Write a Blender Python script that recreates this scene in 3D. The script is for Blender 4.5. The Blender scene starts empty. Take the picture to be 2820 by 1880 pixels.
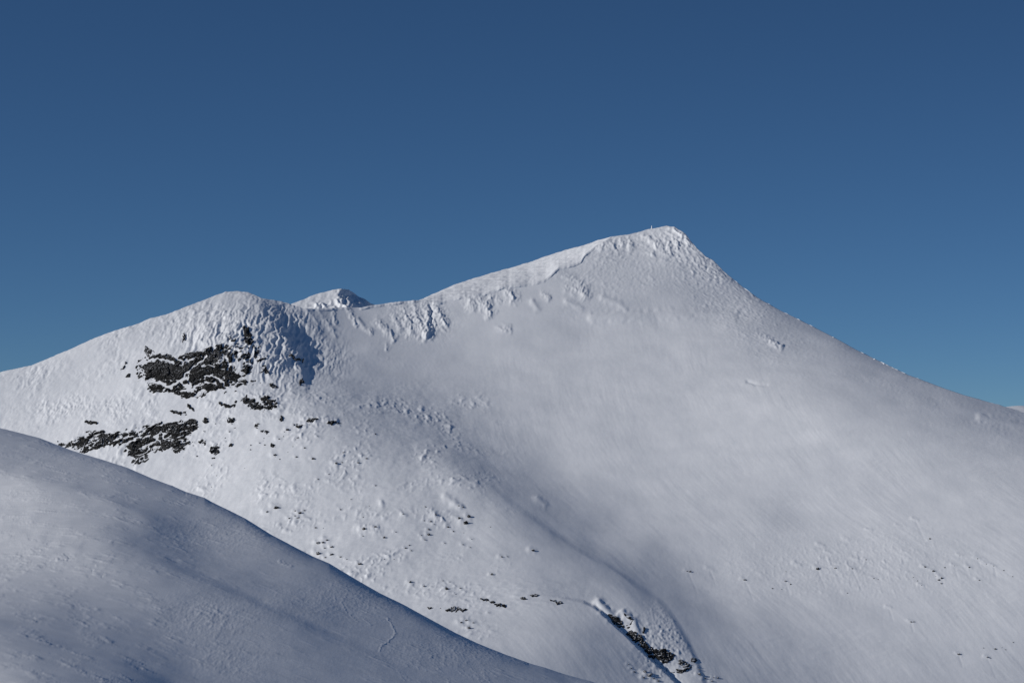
import bpy, math, random
import numpy as np
from mathutils import Vector

# ------------------------------------------------------------------ camera
F, CX, HY = 6634.0, 1410.0, 1130.0          # long lens; the horizon lies at HY
SC = bpy.context.scene
cam_data = bpy.data.cameras.new("camera")
cam = bpy.data.objects.new("camera", cam_data)
SC.collection.objects.link(cam)
cam_data.sensor_width = 36.0
cam_data.lens = 36.0 * F / 2820.0
cam.rotation_euler = (math.radians(90), 0, 0)
cam_data.shift_y = (HY - 940.0) / 2820.0
cam_data.clip_start = 1.0
cam_data.clip_end = 200000.0
SC.camera = cam

# ------------------------------------------------------------------ light
SUN_EL, SUN_AZ = math.radians(20.0), math.radians(70.0)    # azimuth: to the left, measured from behind the camera
SD = np.array([-math.cos(SUN_EL) * math.sin(SUN_AZ), -math.cos(SUN_EL) * math.cos(SUN_AZ), math.sin(SUN_EL)])
sun_data = bpy.data.lights.new("sun", 'SUN')
sun_data.energy = 3.0
sun_data.angle = math.radians(0.53)
sun_data.color = (1.0, 0.965, 0.92)
sun = bpy.data.objects.new("sun", sun_data)
sun.rotation_euler = Vector(SD).to_track_quat('Z', 'Y').to_euler()
SC.collection.objects.link(sun)

world = bpy.data.worlds.new("World")
SC.world = world
world.use_nodes = True
wn = world.node_tree.nodes
bg = wn["Background"]
skyt = wn.new("ShaderNodeTexSky")
skyt.sky_type = 'NISHITA'
skyt.sun_disc = False
skyt.sun_elevation = SUN_EL
skyt.sun_rotation = math.atan2(SD[0], SD[1]) % (2 * math.pi)
skyt.altitude = 1300
skyt.air_density = 1.3
skyt.dust_density = 0.0
skyt.ozone_density = 7.0
wtc = wn.new("ShaderNodeTexCoord"); wmp = wn.new("ShaderNodeMapping")
wmp.inputs["Scale"].default_value = (1, 1, 2.5); wmp.inputs["Location"].default_value = (0, 0, .1)
world.node_tree.links.new(wtc.outputs["Generated"], wmp.inputs[0]); world.node_tree.links.new(wmp.outputs[0], skyt.inputs[0])
whs = wn.new("ShaderNodeHueSaturation"); whs.inputs["Saturation"].default_value = 1.03
world.node_tree.links.new(skyt.outputs[0], whs.inputs["Color"]); world.node_tree.links.new(whs.outputs[0], bg.inputs[0])
bg.inputs[1].default_value = 0.068

SC.view_settings.view_transform = 'Standard'
SC.view_settings.look = 'None'
SC.view_settings.exposure = 0.0
SC.view_settings.gamma = 1.0

rng = np.random.default_rng(7)
random.seed(7)

# ------------------------------------------------------------------ noise
def _h(ix, iy, iz, seed):
    h = (ix.astype(np.uint32) * np.uint32(374761393) + iy.astype(np.uint32) * np.uint32(668265263)
         + iz.astype(np.uint32) * np.uint32(2147483647 - 61) + np.uint32((seed * 974711 + 12345) & 0xffffffff))
    h = (h ^ (h >> np.uint32(13))) * np.uint32(1274126177)
    h = (h ^ (h >> np.uint32(16))) * np.uint32(2246822519)
    return h ^ (h >> np.uint32(15))
def _u(h, k=0): return ((h >> np.uint32(k)) & np.uint32(0xffff)).astype(np.float32) / 65535.0
def n2(x, y, seed=0):
    x = np.asarray(x, np.float32); y = np.asarray(y, np.float32)
    ix = np.floor(x); iy = np.floor(y); fx = x - ix; fy = y - iy
    ix = ix.astype(np.int32); iy = iy.astype(np.int32); z = np.zeros_like(ix)
    ux = fx * fx * fx * (fx * (fx * 6 - 15) + 10); uy = fy * fy * fy * (fy * (fy * 6 - 15) + 10)
    out = 0
    for dx in (0, 1):
        for dy in (0, 1):
            a = _u(_h(ix + dx, iy + dy, z, seed)) * 6.2831853
            g = np.cos(a) * (fx - dx) + np.sin(a) * (fy - dy)
            out = out + g * (ux if dx else 1 - ux) * (uy if dy else 1 - uy)
    return out * 1.5
def n3(x, y, z, seed=0):
    x = np.asarray(x, np.float32); y = np.asarray(y, np.float32); z = np.asarray(z, np.float32)
    ix = np.floor(x); iy = np.floor(y); iz = np.floor(z); fx = x - ix; fy = y - iy; fz = z - iz
    ix = ix.astype(np.int32); iy = iy.astype(np.int32); iz = iz.astype(np.int32)
    q = lambda t: t * t * t * (t * (t * 6 - 15) + 10)
    ux, uy, uz = q(fx), q(fy), q(fz); out = 0
    for dx in (0, 1):
        for dy in (0, 1):
            for dz in (0, 1):
                h = _h(ix + dx, iy + dy, iz + dz, seed)
                c = _u(h) * 2 - 1; a = _u(h, 16) * 6.2831853; s = np.sqrt(np.maximum(0, 1 - c * c))
                g = s * np.cos(a) * (fx - dx) + s * np.sin(a) * (fy - dy) + c * (fz - dz)
                out = out + g * (ux if dx else 1 - ux) * (uy if dy else 1 - uy) * (uz if dz else 1 - uz)
    return out * 1.6
def fbm2(x, y, o=4, seed=0, gain=.5):
    s = 0; a = 1.0
    for k in range(o):
        s = s + a * n2(x * 2.03 ** k + 13.7 * k, y * 2.03 ** k - 7.1 * k, seed + k); a *= gain
    return s
def fbm3(x, y, z, o=4, seed=0, gain=.5):
    s = 0; a = 1.0
    for k in range(o):
        f = 2.03 ** k
        s = s + a * n3(x * f + 3.7 * k, y * f - 7.1 * k, z * f + 1.9 * k, seed + k); a *= gain
    return s
def cells(x, y, z, seed=0):
    """faceted noise: every cell is a tilted plane, like broken blocks"""
    ix = np.floor(x).astype(np.int32); iy = np.floor(y).astype(np.int32); iz = np.floor(z).astype(np.int32)
    best = np.full(x.shape, 9., np.float32); val = np.zeros(x.shape, np.float32)
    for dx in (-1, 0, 1):
        for dy in (-1, 0, 1):
            for dz in (-1, 0, 1):
                h = _h(ix + dx, iy + dy, iz + dz, seed); g = _h(ix + dx, iy + dy, iz + dz, seed + 91)
                k = _h(ix + dx, iy + dy, iz + dz, seed + 57)
                rx = x - (ix + dx + _u(h)); ry = y - (iy + dy + _u(h, 16)); rz = z - (iz + dz + _u(g))
                d = rx * rx + ry * ry + rz * rz
                v = (_u(g, 16) - .5) + (_u(k) - .5) * 1.3 * rx + (_u(k, 16) - .5) * 1.3 * rz + (_u(k, 8) - .5) * ry
                m = d < best
                best = np.where(m, d, best); val = np.where(m, v, val)
    return val
def sstep(a, b, x):
    t = np.clip((x - a) / (b - a), 0, 1); return t * t * (3 - 2 * t)

# ------------------------------------------------------------------ relief solver
# The relief of a slope is found from how steeply it meets the sun at known places:
# L = ln(distance) over viewing directions; smooth, with given sunlight on it.
def lin(v):
    v = np.asarray(v, float) / 255
    return np.where(v < .04045, v / 12.92, ((v + .055) / 1.055) ** 2.4)
def rbf(P, qx, qy, sm=8.0):
    P = np.asarray(P, float); v = P[:, 2]; n = len(P)
    M = np.zeros((n + 1, n + 1))
    M[:n, :n] = np.hypot(P[:, None, 0] - P[None, :, 0], P[:, None, 1] - P[None, :, 1]) - sm * np.eye(n)
    M[n, :n] = 1; M[:n, n] = 1
    w = np.linalg.solve(M, np.append(v, 0)); out = np.full(qx.shape, w[n])
    for i in range(n): out += w[i] * np.hypot(qx - P[i, 0], qy - P[i, 1])
    return out
class Relief:
    def __init__(s, x0, x1, dx, y0, y1, dy, pts, topc, PBf, anchors, wc=.35, lo=80, xr=(-900, 3900), wq=1.0):
        s.x0, s.y0, s.dx, s.dy = x0, y0, dx, dy
        xs = np.arange(x0, x1 + 1, dx); ys = np.arange(y0, y1 + 1, dy)
        X, Y = np.meshgrid(xs.astype(float), ys.astype(float))
        C = (lin(np.clip(rbf(pts, X, Y), lo, 212)) - .05) / .775
        top = np.interp(xs, *np.array(topc).T)[None]
        mask = ((Y > top - 10) & (X > xr[0]) & (X < xr[1])).astype(float)
        s.L = s.solve(X, Y, C, mask, PBf(X, Y), anchors, wc, wq)
    def solve(s, X, Y, C, mask, PB, anchors, wc, wq, wp=.15, ws=33.0, iters=13):
        ha = s.dx / F; hb = s.dy / F; ny, nx = C.shape
        def pq(L):
            a = (L[:, 1:] - L[:, :-1]) / ha; b = -(L[1:] - L[:-1]) / hb
            return .5 * (a[1:] + a[:-1]), .5 * (b[:, 1:] + b[:, :-1])
        def pqT(P, Q):
            L = np.zeros((ny, nx)); t = .5 * P / ha
            for r in (slice(0, -1), slice(1, None)): L[r, 1:] += t; L[r, :-1] -= t
            t = .5 * Q / hb
            for c in (slice(0, -1), slice(1, None)): L[1:, c] -= t; L[:-1, c] += t
            return L
        def sec(L):
            return ((L[:, 2:] - 2 * L[:, 1:-1] + L[:, :-2]) / ha * wc, (L[2:] - 2 * L[1:-1] + L[:-2]) / hb * wc,
                    (L[1:, 1:] - L[1:, :-1] - L[:-1, 1:] + L[:-1, :-1]) / ha * wc)
        def secT(a, b, c):
            L = np.zeros((ny, nx)); a = a * wc / ha; b = b * wc / hb; c = c * wc / ha
            L[:, 2:] += a; L[:, 1:-1] -= 2 * a; L[:, :-2] += a
            L[2:] += b; L[1:-1] -= 2 * b; L[:-2] += b
            L[1:, 1:] += c; L[1:, :-1] -= c; L[:-1, 1:] -= c; L[:-1, :-1] += c
            return L
        ai = [(int(round((y - s.y0) / s.dy)), int(round((x - s.x0) / s.dx)), math.log(d), w) for x, y, d, w in anchors]
        cc = lambda M: .25 * (M[1:, 1:] + M[1:, :-1] + M[:-1, 1:] + M[:-1, :-1])
        L = np.cumsum(np.full((ny, nx), -np.mean(PB) * hb), 0); L += np.mean([a[2] - L[a[0], a[1]] for a in ai])
        c = cc(C); m = cc(mask); pb = cc(PB); W = (m * ws) ** 2
        for it in range(iters):
            p, q = pq(L); N = np.sqrt(p * p + 1 + q * q); num = SD[0] * p - SD[1] + SD[2] * q; sh = num / N
            sp = SD[0] / N - num * p / N ** 3; sq = SD[2] / N - num * q / N ** 3
            g = pqT((c - sh) * W * sp - p * wp * wp, (c - sh) * W * sq + (pb - q) * wq * wq) - secT(*sec(L))
            for j, i, v, w in ai: g[j, i] += w * w * (v - L[j, i])
            def H(x):
                P, Q = pq(x); t = W * (sp * P + sq * Q)
                o = pqT(t * sp + wp * wp * P, t * sq + wq * wq * Q) + secT(*sec(x))
                for j, i, v, w in ai: o[j, i] += w * w * x[j, i]
                return o + .05 * x
            x = np.zeros_like(L); r = g.copy(); d = r.copy(); rs = (r * r).sum(); r0 = rs
            for k in range(260):
                h = H(d); al = rs / (d * h).sum(); x += al * d; r -= al * h; rn = (r * r).sum()
                if rn < 1e-8 * r0: break
                d = r + rn / rs * d; rs = rn
            L += x * (.6 if it < 4 else 1.0)
        return L
    def __call__(s, px, py):
        # inside the solved area as it is; beyond its sides carried on with a fading slope
        lo, hi = s.x0 + 2.0 * s.dx, s.x0 + (s.L.shape[1] - 4) * s.dx
        if px.min() >= lo and px.max() <= hi: return s.ev(px, py)
        q = np.clip(px, lo, hi); L = s.ev(q, py); d = px - q; m = d != 0; e = 1.5 * s.dx
        sl = np.where(d[m] < 0, s.ev(q[m] + e, py[m]) - L[m], L[m] - s.ev(q[m] - e, py[m])) / e
        L[m] += sl * np.sign(d[m]) * 420 * (1 - np.exp(-np.abs(d[m]) / 420))
        return L
    def ev(s, px, py):
        """cubic B-spline evaluation of L"""
        ny, nx = s.L.shape
        u = np.clip((px - s.x0) / s.dx, 1, nx - 2.001); v = np.clip((py - s.y0) / s.dy, 1, ny - 2.001)
        i = np.floor(u).astype(int); j = np.floor(v).astype(int); fu = u - i; fv = v - j
        B = lambda t: ((1 - t) ** 3 / 6, (3 * t ** 3 - 6 * t * t + 4) / 6, (-3 * t ** 3 + 3 * t * t + 3 * t + 1) / 6, t ** 3 / 6)
        bu, bv = B(fu), B(fv); out = 0
        for a in range(4):
            for b in range(4):
                out = out + bu[a] * bv[b] * s.L[np.clip(j - 1 + b, 0, ny - 1), np.clip(i - 1 + a, 0, nx - 1)]
        return out
def pt(px, py, Y):
    return np.stack([(px - CX) / F * Y, Y, (HY - py) / F * Y], -1)
def pts_of(txt): return [tuple(float(v) for v in t.split(',')) for t in txt.split()]

# ------------------------------------------------------------------ materials
def mat(name):
    m = bpy.data.materials.new(name); m.use_nodes = True
    return m, m.node_tree.nodes, m.node_tree.links
def make_snow(name, scale, bump, stretch=(1, 1, 1), rot=0.0, dist=.3):
    m, N, K = mat(name); p = N["Principled BSDF"]
    p.inputs["Roughness"].default_value = .75
    p.inputs["Specular IOR Level"].default_value = .15
    geo = N.new("ShaderNodeNewGeometry"); mp = N.new("ShaderNodeMapping")
    mp.inputs["Rotation"].default_value = (0, 0, rot); mp.inputs["Scale"].default_value = stretch
    K.new(geo.outputs["Position"], mp.inputs[0])
    t = N.new("ShaderNodeTexNoise"); t.inputs["Scale"].default_value = scale; t.inputs["Detail"].default_value = 5
    t.inputs["Roughness"].default_value = .6
    K.new(mp.outputs[0], t.inputs["Vector"])
    b = N.new("ShaderNodeBump"); b.inputs["Strength"].default_value = bump; b.inputs["Distance"].default_value = dist
    K.new(t.outputs[0], b.inputs["Height"]); K.new(b.outputs[0], p.inputs["Normal"])
    t2 = N.new("ShaderNodeTexNoise"); t2.inputs["Scale"].default_value = scale * .08; t2.inputs["Detail"].default_value = 6
    K.new(geo.outputs["Position"], t2.inputs["Vector"])
    r = N.new("ShaderNodeValToRGB")
    r.color_ramp.elements[0].position = .35; r.color_ramp.elements[0].color = (.80, .815, .835, 1)
    r.color_ramp.elements[1].position = .65; r.color_ramp.elements[1].color = (.87, .88, .895, 1)
    K.new(t2.outputs[0], r.inputs[0]); K.new(r.outputs[0], p.inputs["Base Color"])
    return m
def make_rock(name, snow_lo, snow_hi, scale=.25):
    """dark rock whose flat ledges carry snow"""
    m, N, K = mat(name); p = N["Principled BSDF"]
    p.inputs["Roughness"].default_value = .9; p.inputs["Specular IOR Level"].default_value = .2
    geo = N.new("ShaderNodeNewGeometry")
    t = N.new("ShaderNodeTexNoise"); t.inputs["Scale"].default_value = scale; t.inputs["Detail"].default_value = 8
    t.inputs["Roughness"].default_value = .65
    K.new(geo.outputs["Position"], t.inputs["Vector"])
    r = N.new("ShaderNodeValToRGB"); e = r.color_ramp.elements
    e[0].position = .33; e[0].color = (.006, .006, .0065, 1); e[1].position = .72; e[1].color = (.048, .047, .045, 1)
    n = e.new(.52); n.color = (.015, .0148, .0145, 1)
    K.new(t.outputs[0], r.inputs[0])
    t3 = N.new("ShaderNodeTexNoise"); t3.inputs["Scale"].default_value = scale * 4; t3.inputs["Detail"].default_value = 4
    K.new(geo.outputs["Position"], t3.inputs["Vector"])
    sx = N.new("ShaderNodeSeparateXYZ"); K.new(geo.outputs["True Normal"], sx.inputs[0])
    a = N.new("ShaderNodeMath"); a.operation = 'MULTIPLY_ADD'; a.inputs[1].default_value = .7; K.new(t3.outputs[0], a.inputs[0])
    K.new(sx.outputs[2], a.inputs[2])
    mr = N.new("ShaderNodeMapRange"); mr.inputs[1].default_value = snow_lo; mr.inputs[2].default_value = snow_hi
    K.new(a.outputs[0], mr.inputs[0])
    mx = N.new("ShaderNodeMix"); mx.data_type = 'RGBA'
    K.new(mr.outputs[0], mx.inputs[0]); K.new(r.outputs[0], mx.inputs[6]); mx.inputs[7].default_value = (.84, .85, .87, 1)
    K.new(mx.outputs[2], p.inputs["Base Color"])
    b = N.new("ShaderNodeBump"); b.inputs["Strength"].default_value = .35; b.inputs["Distance"].default_value = .4
    K.new(t3.outputs[0], b.inputs["Height"]); K.new(b.outputs[0], p.inputs["Normal"])
    return m
M_SNOW = make_snow("wind_packed_snow", .35, .12)
M_FORE = make_snow("crusted_snow", 2.5, .3, dist=.05)
M_RIME = make_snow("rime_ice", 3.0, .6, dist=.1)
M_ROCK = make_rock("dark_cliff_rock", 1.29, 1.35)
M_BOULDER = make_rock("dark_boulder_rock", 1.02, 1.14, .8)

# ------------------------------------------------------------------ mesh helpers
def grid_mesh(name, V, material, kind=None, keep=None, flip=False):
    """V: rows x cols x 3"""
    nr, nc = V.shape[:2]
    idx = np.arange(nr * nc, dtype=np.int32).reshape(nr, nc)
    q = np.stack([idx[:-1, :-1], idx[:-1, 1:], idx[1:, 1:], idx[1:, :-1]], -1)
    if flip: q = q[..., ::-1]
    q = q[keep] if keep is not None else q.reshape(-1, 4)
    co = V.reshape(-1, 3)
    if keep is not None:
        used, inv = np.unique(q, return_inverse=True); q = inv.reshape(-1, 4).astype(np.int32); co = co[used]
    me = bpy.data.meshes.new(name)
    me.vertices.add(len(co)); me.vertices.foreach_set("co", np.ascontiguousarray(co, np.float32).ravel())
    me.loops.add(q.size); me.loops.foreach_set("vertex_index", np.ascontiguousarray(q, np.int32).ravel())
    me.polygons.add(len(q)); me.polygons.foreach_set("loop_start", np.arange(0, q.size, 4, dtype=np.int32))
    me.polygons.foreach_set("use_smooth", np.ones(len(q), bool))
    me.update(calc_edges=True)
    me.materials.append(material)
    o = bpy.data.objects.new(name, me); SC.collection.objects.link(o)
    if kind: o["kind"] = kind
    return o
def normals(V):
    du = np.gradient(V, axis=1); dv = np.gradient(V, axis=0)
    n = np.cross(du, dv); n /= np.linalg.norm(n, axis=-1, keepdims=True) + 1e-9
    s = np.sign((n * -V).sum(-1, keepdims=True)); return n * np.where(s == 0, 1, s)
def poly_sd(px, py, poly):
    """signed distance, positive inside"""
    P = np.array(poly, float); Q = np.roll(P, -1, 0)
    d = np.full(px.shape, 1e9); ins = np.zeros(px.shape, bool)
    for a, b in zip(P, Q):
        e = b - a; t = np.clip(((px - a[0]) * e[0] + (py - a[1]) * e[1]) / (e @ e + 1e-9), 0, 1)
        d = np.minimum(d, np.hypot(px - a[0] - t * e[0], py - a[1] - t * e[1]))
        c = ((a[1] > py) != (b[1] > py)) & (px < (b[0] - a[0]) * (py - a[1]) / (b[1] - a[1] + 1e-12) + a[0])
        ins ^= c
    return np.where(ins, d, -d)
def line_sd(px, py, pts):
    """signed distance to a polyline (positive on its left, walking along it) and arc fraction"""
    P = np.array(pts, float); seg = np.hypot(*(P[1:] - P[:-1]).T); tot = seg.sum(); acc = 0
    d = np.full(px.shape, 1e9); sg = np.ones(px.shape); fr = np.zeros(px.shape)
    for a, b, l in zip(P[:-1], P[1:], seg):
        e = b - a; t = np.clip(((px - a[0]) * e[0] + (py - a[1]) * e[1]) / (e @ e), 0, 1)
        dd = np.hypot(px - a[0] - t * e[0], py - a[1] - t * e[1]); m = dd < d
        cr = e[0] * (py - a[1]) - e[1] * (px - a[0])
        d = np.where(m, dd, d); sg = np.where(m, np.where(cr < 0, 1, -1), sg); fr = np.where(m, (acc + t * l) / tot, fr); acc += l
    return d * sg, fr
def gs(px, py, cx, cy, rx, ry): return np.exp(-((px - cx) / rx) ** 2 - ((py - cy) / ry) ** 2)

# ------------------------------------------------------------------ main mountain: relief
MT = pts_of("""60,1060,180 60,1140,185 200,1000,178 200,1100,195 200,1170,195 400,900,175 400,960,185 350,1050,200 550,830,178 550,880,182 650,830,165 700,860,150 640,1000,185 760,900,115 800,1000,120 400,1150,185 600,1120,195 600,1250,197 700,1300,195 800,1150,185 900,1300,180 700,1380,195 900,1500,185 1000,1400,179 1000,1500,179 1100,1500,174 1100,1620,179 1200,1560,169 1200,1640,179 1400,1600,169 1400,1640,179 1500,1650,165 1400,1750,164 1750,1800,110 1100,1350,170 1200,1400,159 1400,900,165 1400,1000,165 1600,1300,172 1500,1200,168 1500,1000,165 1500,900,163 1500,820,165 1600,1100,168 1700,1200,172 1700,1000,165 1700,900,165 1700,800,160 1700,700,165 1800,680,165 1830,650,185 1880,680,165 1900,760,150 1950,800,148 2000,850,155 1800,800,158 1800,950,168 1800,1100,170 2000,1000,172 2000,950,160 2100,900,150 2150,900,140 2200,950,150 2300,980,140 2400,1020,135 2300,1050,155 2400,1100,155 2500,1060,133 2500,1120,150 2600,1090,130 2700,1120,122 2800,1150,120 2600,1150,148 2700,1170,145 2800,1200,148 2200,1100,174 2300,1200,179 2600,1250,167 2800,1300,169 2000,1200,180 1900,1250,176 2200,1300,176 2300,1350,180 2500,1350,176 2700,1400,176 2100,1350,176 1900,1400,172 1800,1350,173 1800,1450,165 1700,1500,152 2000,1600,172 2200,1600,172 2300,1500,176 2400,1650,172 2600,1600,176 2800,1500,180 2700,1700,174 2500,1800,166 2300,1800,155 2800,1850,160 2200,1870,138 1750,1750,150 1850,1860,155 1950,858,148 1700,895,172 1850,890,172 1980,885,172 839,950,100 875,930,112 959,950,128 1079,950,142 1199,950,152 1558,950,163 1918,950,167 899,1110,150 1019,1110,132 1139,1110,133 1259,1110,147 1439,1110,158 1100,1100,129 1050,1180,135 960,1200,155 1150,1200,132 1350,1200,152 839,1270,183 1019,1270,167 1120,1270,150 1439,1270,150 1100,1030,138 1000,1030,132 920,1030,128 1200,1030,150 1000,900,138 1100,880,152 1200,880,165 860,1060,140 880,880,112 839,1430,178 1079,1430,172 1259,1430,167 1559,1430,127 1679,1430,145 1019,1590,177 1319,1590,172 1918,1590,153 1860,1640,125 1319,1750,163 1559,1750,142 1655,1750,120 1894,1750,118 1870,1700,120 1978,1750,138 2098,1750,153 1499,1840,135 1679,1840,118 1966,1840,118 1920,1800,115 2098,1840,135 1199,1223,121 1259,1262,115 1319,1310,113 1400,1378,113 1469,1426,113 1538,1474,113 1607,1519,113 1675,1560,111 1727,1595,109 1779,1633,108 1170,1262,168 1230,1302,166 1290,1347,162 1370,1412,160 1440,1462,154 1505,1512,154 1580,1560,153 1650,1604,146 1715,1645,146 1770,1690,144 1250,1205,135 1310,1255,135 1370,1312,131 1445,1372,131 1515,1420,131 1582,1466,131 1650,1508,131 1720,1550,127 1780,1590,123 1180,1310,174 1240,1350,174 1320,1420,170 1400,1490,166 2020,1110,180 2120,1150,185 2250,1210,184 2380,1240,184 2480,1272,181 2300,1275,172 2430,1315,175 2150,1425,158 2080,1400,174 2180,1470,170 2350,1310,182 2240,1350,182 1980,1160,182 1650,872,154 1780,866,151 1900,860,150 1660,900,174 1780,893,175 1900,888,174 1700,940,168 1480,1600,150 1560,1615,150 1480,1665,172 1560,1675,164 1620,1700,152""")
RIM = pts_of("""-1250,1330 -320,1110 0,1023.5 85,1005.6 124,989 184,964 244,936 299,914.5 372,893 410,878 462,864.5 513,846 556,829 590,814 620,803 654,802 684,805 705,814 722,822 752,825 782,831 820,844 838,850 865,851.5 893,849 941,846 996,847 1017,842 1044,839 1079,834 1124,830 1151,828 1182,831 1217,831 1248,821 1285,812 1334,807.5 1354,800 1385,789.5 1416,785 1458,781 1500,770 1517,756 1538,737 1562,731.5 1582,727 1600,718 1610,700 1624,690 1648,672 1686,652 1731,646 1755,640 1782,632 1813,628 1837,622 1855,626 1879,638 1896,656 1917,682 1944,707 1965,718 1991,745 2016,766 2054,797 2096,826 2140,850 2200,880 2240,900 2295,929 2347,958 2399,983 2450,1008 2502,1033 2554,1053 2605,1072 2657,1089 2709,1103 2753,1115 2820,1136 3160,1230 4400,1480""")
SKY = pts_of("1151,828 1161,824 1199,807 1251,784 1303,767 1354,751.7 1406,738 1458,723 1503,706 1555,689.5 1613,674.5 1648,661 1686,651.5")
def PBf(X, Y): return 2.5 - 1.6 * gs(X, Y, 620, 980, 160, 90) - .6 * gs(X, Y, 1850, 720, 260, 120)
REL = Relief(-320, 3160, 18, 560, 2004, 12, MT, RIM, PBf,
             [(1840, 640, 3000, 30), (600, 860, 2350, 20), (2820, 1840, 1950, 15), (40, 1100, 2280, 15)], wc=.26)
rimx, rimy = np.array(RIM).T
CLIFF_EDGE = [(702, 810), (748, 848), (796, 905), (832, 960), (852, 1020), (842, 1075), (815, 1110)]
SPUR_EDGE = [(1180, 1212), (1259, 1262), (1319, 1310), (1400, 1378), (1469, 1426), (1538, 1474), (1607, 1519), (1675, 1556), (1727, 1590), (1779, 1630), (1813, 1653), (1841, 1684), (1865, 1719), (1892, 1763), (1916, 1812), (1950, 1900), (1990, 2000)]
BENCH_EDGE = [(1440, 1634), (1500, 1638), (1555, 1645), (1607, 1656), (1640, 1673), (1675, 1705), (1720, 1743), (1761, 1784), (1806, 1825), (1848, 1863), (1900, 1920), (1960, 2010)]
def mountain_L(px, py):
    L = REL(px, py)
    # knob stands out in front of the bowl; a steep face turns right along CLIFF_EDGE
    d, fr = line_sd(px, py, CLIFF_EDGE)
    L = L + .0056 * sstep(-28, 18, d + 8 * n2(px / 30, py / 30, 4)) * np.exp(-np.clip(d, 0, None) / 200) * sstep(0, .25, fr) * sstep(1, .6, fr)
    d, fr = line_sd(px, py, SPUR_EDGE)
    L = L + .0011 * sstep(-9, 9, d) * np.exp(-np.clip(d, 0, None) / 70) * sstep(0.05, .4, fr)
    d, fr = line_sd(px, py, BENCH_EDGE)
    L = L + .0045 * sstep(-4, 4, d) * np.exp(-np.clip(d, 0, None) / 40) * sstep(0.02, .4, fr)
    d, fr = line_sd(px, py, [(1600, 880), (1700, 873), (1800, 866), (1920, 860), (2040, 872)])
    L = L - .0009 * np.exp(-(d / 13) ** 2) * sstep(0, .2, fr) * sstep(1, .75, fr)
    # rounding towards the skyline
    top = np.interp(px, rimx, rimy); h = np.clip(py - top, 0, None)
    kn = gs(px, px, 640, 640, 90, 1e9) + .6 * sstep(520, 100, px)
    L = L + .006 * kn * np.exp(-h / 14) + .004 * sstep(1900, 2200, px) * np.exp(-h / 16)
    # cornice lip along the rim of the bowl
    lip = sstep(800, 860, px) * sstep(1690, 1600, px) * (.55 + .9 * np.clip(n2(px / 37, px * 0, 5) + .3 * n2(px / 9, px * 0, 6), -.5, .6))
    L = L - .0010 * np.clip(lip * 1.5 - .25, 0, 1.2) * sstep(9, 4, h)
    return L

# ridges and ribs standing on the face: polyline, half width (px), height (m)
STROKES = [
 ([(1105,836),(1118,872),(1135,915)], 16, 3.0), ([(1140,832),(1150,880),(1168,925)], 15, 3.6), ([(1172,834),(1180,880),(1178,920)], 12, 4.0),
 ([(1188,835),(1187,870),(1188,900)], 5, -3.5), ([(1196,838),(1210,868),(1226,894)], 10, 3.5), ([(1205,860),(1190,893)], 9, 1.8),
 ([(1075,838),(1085,870),(1100,905)], 10, 1.6), ([(1040,880),(1060,905),(1085,935)], 8, 2.2), ([(1030,890),(1048,898)], 7, 1.6),
 ([(955,850),(972,875),(980,893)], 6, 1.8), ([(915,850),(922,880),(927,892)], 5, 1.6), ([(880,856),(900,886),(925,925)], 7, 1.2),
 ([(800,842),(830,880),(868,912)], 10, 1.4), ([(850,855),(865,880),(885,920)], 9, 1.2),
 ([(1010,905),(1022,917)], 7, 1.8), ([(985,880),(1003,905)], 6, 1.0), ([(1062,950),(1066,958)], 6, 1.3),
 ([(1285,818),(1295,830),(1300,842)], 14, 3.5), ([(1310,815),(1330,840),(1348,862)], 13, 3.6), ([(1355,803),(1350,822),(1345,838)], 9, 2.4), ([(1385,793),(1405,808),(1412,822)], 14, 3.5),
 ([(1375,905),(1398,908)], 10, 2.2), ([(1370,815),(1375,830)], 8, 1.8),
 ([(1655,668),(1672,682)], 10, 1.8), ([(1676,664),(1690,684)], 10, 2.2), ([(1705,660),(1716,678)], 9, 2.0), ([(1725,665),(1738,680)], 9, 2.0), ([(1640,676),(1655,684)],9,1.5),
 ([(1770,648),(1795,664),(1812,680)], 8, 2.4), ([(1815,690),(1838,704)], 7, 1.6), ([(1785,698),(1798,702)], 7, 1.8),
 ([(1820,640),(1838,668),(1850,700)], 6, 1.6), ([(1840,632),(1858,660),(1866,688)], 6, 1.8), ([(1858,632),(1875,655)], 7, 2.0), ([(1880,645),(1896,670)], 7, 2.0), ([(1800,640),(1815,660),(1828,690)], 6, 1.2),
 ([(1560,790),(1600,800),(1612,812)], 12, 2.0), ([(1530,752),(1580,770),(1612,790)], 12, 1.2), ([(1660,820),(1700,834),(1720,850)], 10, 1.0),
 ([(2090,925),(2120,938),(2150,955)], 8, 1.8), ([(1560,830),(1600,848)],8,.8), ([(1466,830),(1480,850)],8,1.0), ([(1496,806),(1510,820)],9,1.4),
 ([(1630,876),(1700,872),(1800,866),(1920,860),(2020,868)], 12, 1.04), ([(2060,1050),(2082,1058),(2110,1060)], 5, -.7),
 ([(1478,1372),(1500,1390)], 9, .7), ([(1225,1365),(1245,1380),(1262,1392)], 10, .9), ([(1183,1400),(1205,1425)], 11, 1.6),
 ([(1648,1660),(1665,1680),(1692,1702)], 13, 1.04), ([(1648,1660),(1665,1680),(1692,1702)], 11, 1.04), ([(1715,1690),(1745,1708),(1752,1735)], 11, 1.04), ([(1715,1690),(1745,1708),(1752,1735)], 11, .7),
 ([(2700,1150),(2760,1163),(2820,1172)], 10, 1.0),
 ([(660,1085),(720,1090),(765,1118)], 16, 3.0), ([(800,1140),(860,1150),(925,1160)], 10, 1.8), ([(700,1150),(770,1150)], 10, 1.2),
 ([(1050,1385),(1052,1395)],8,1.0),([(990,1450),(1040,1460)],12,1.6),
]
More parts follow.
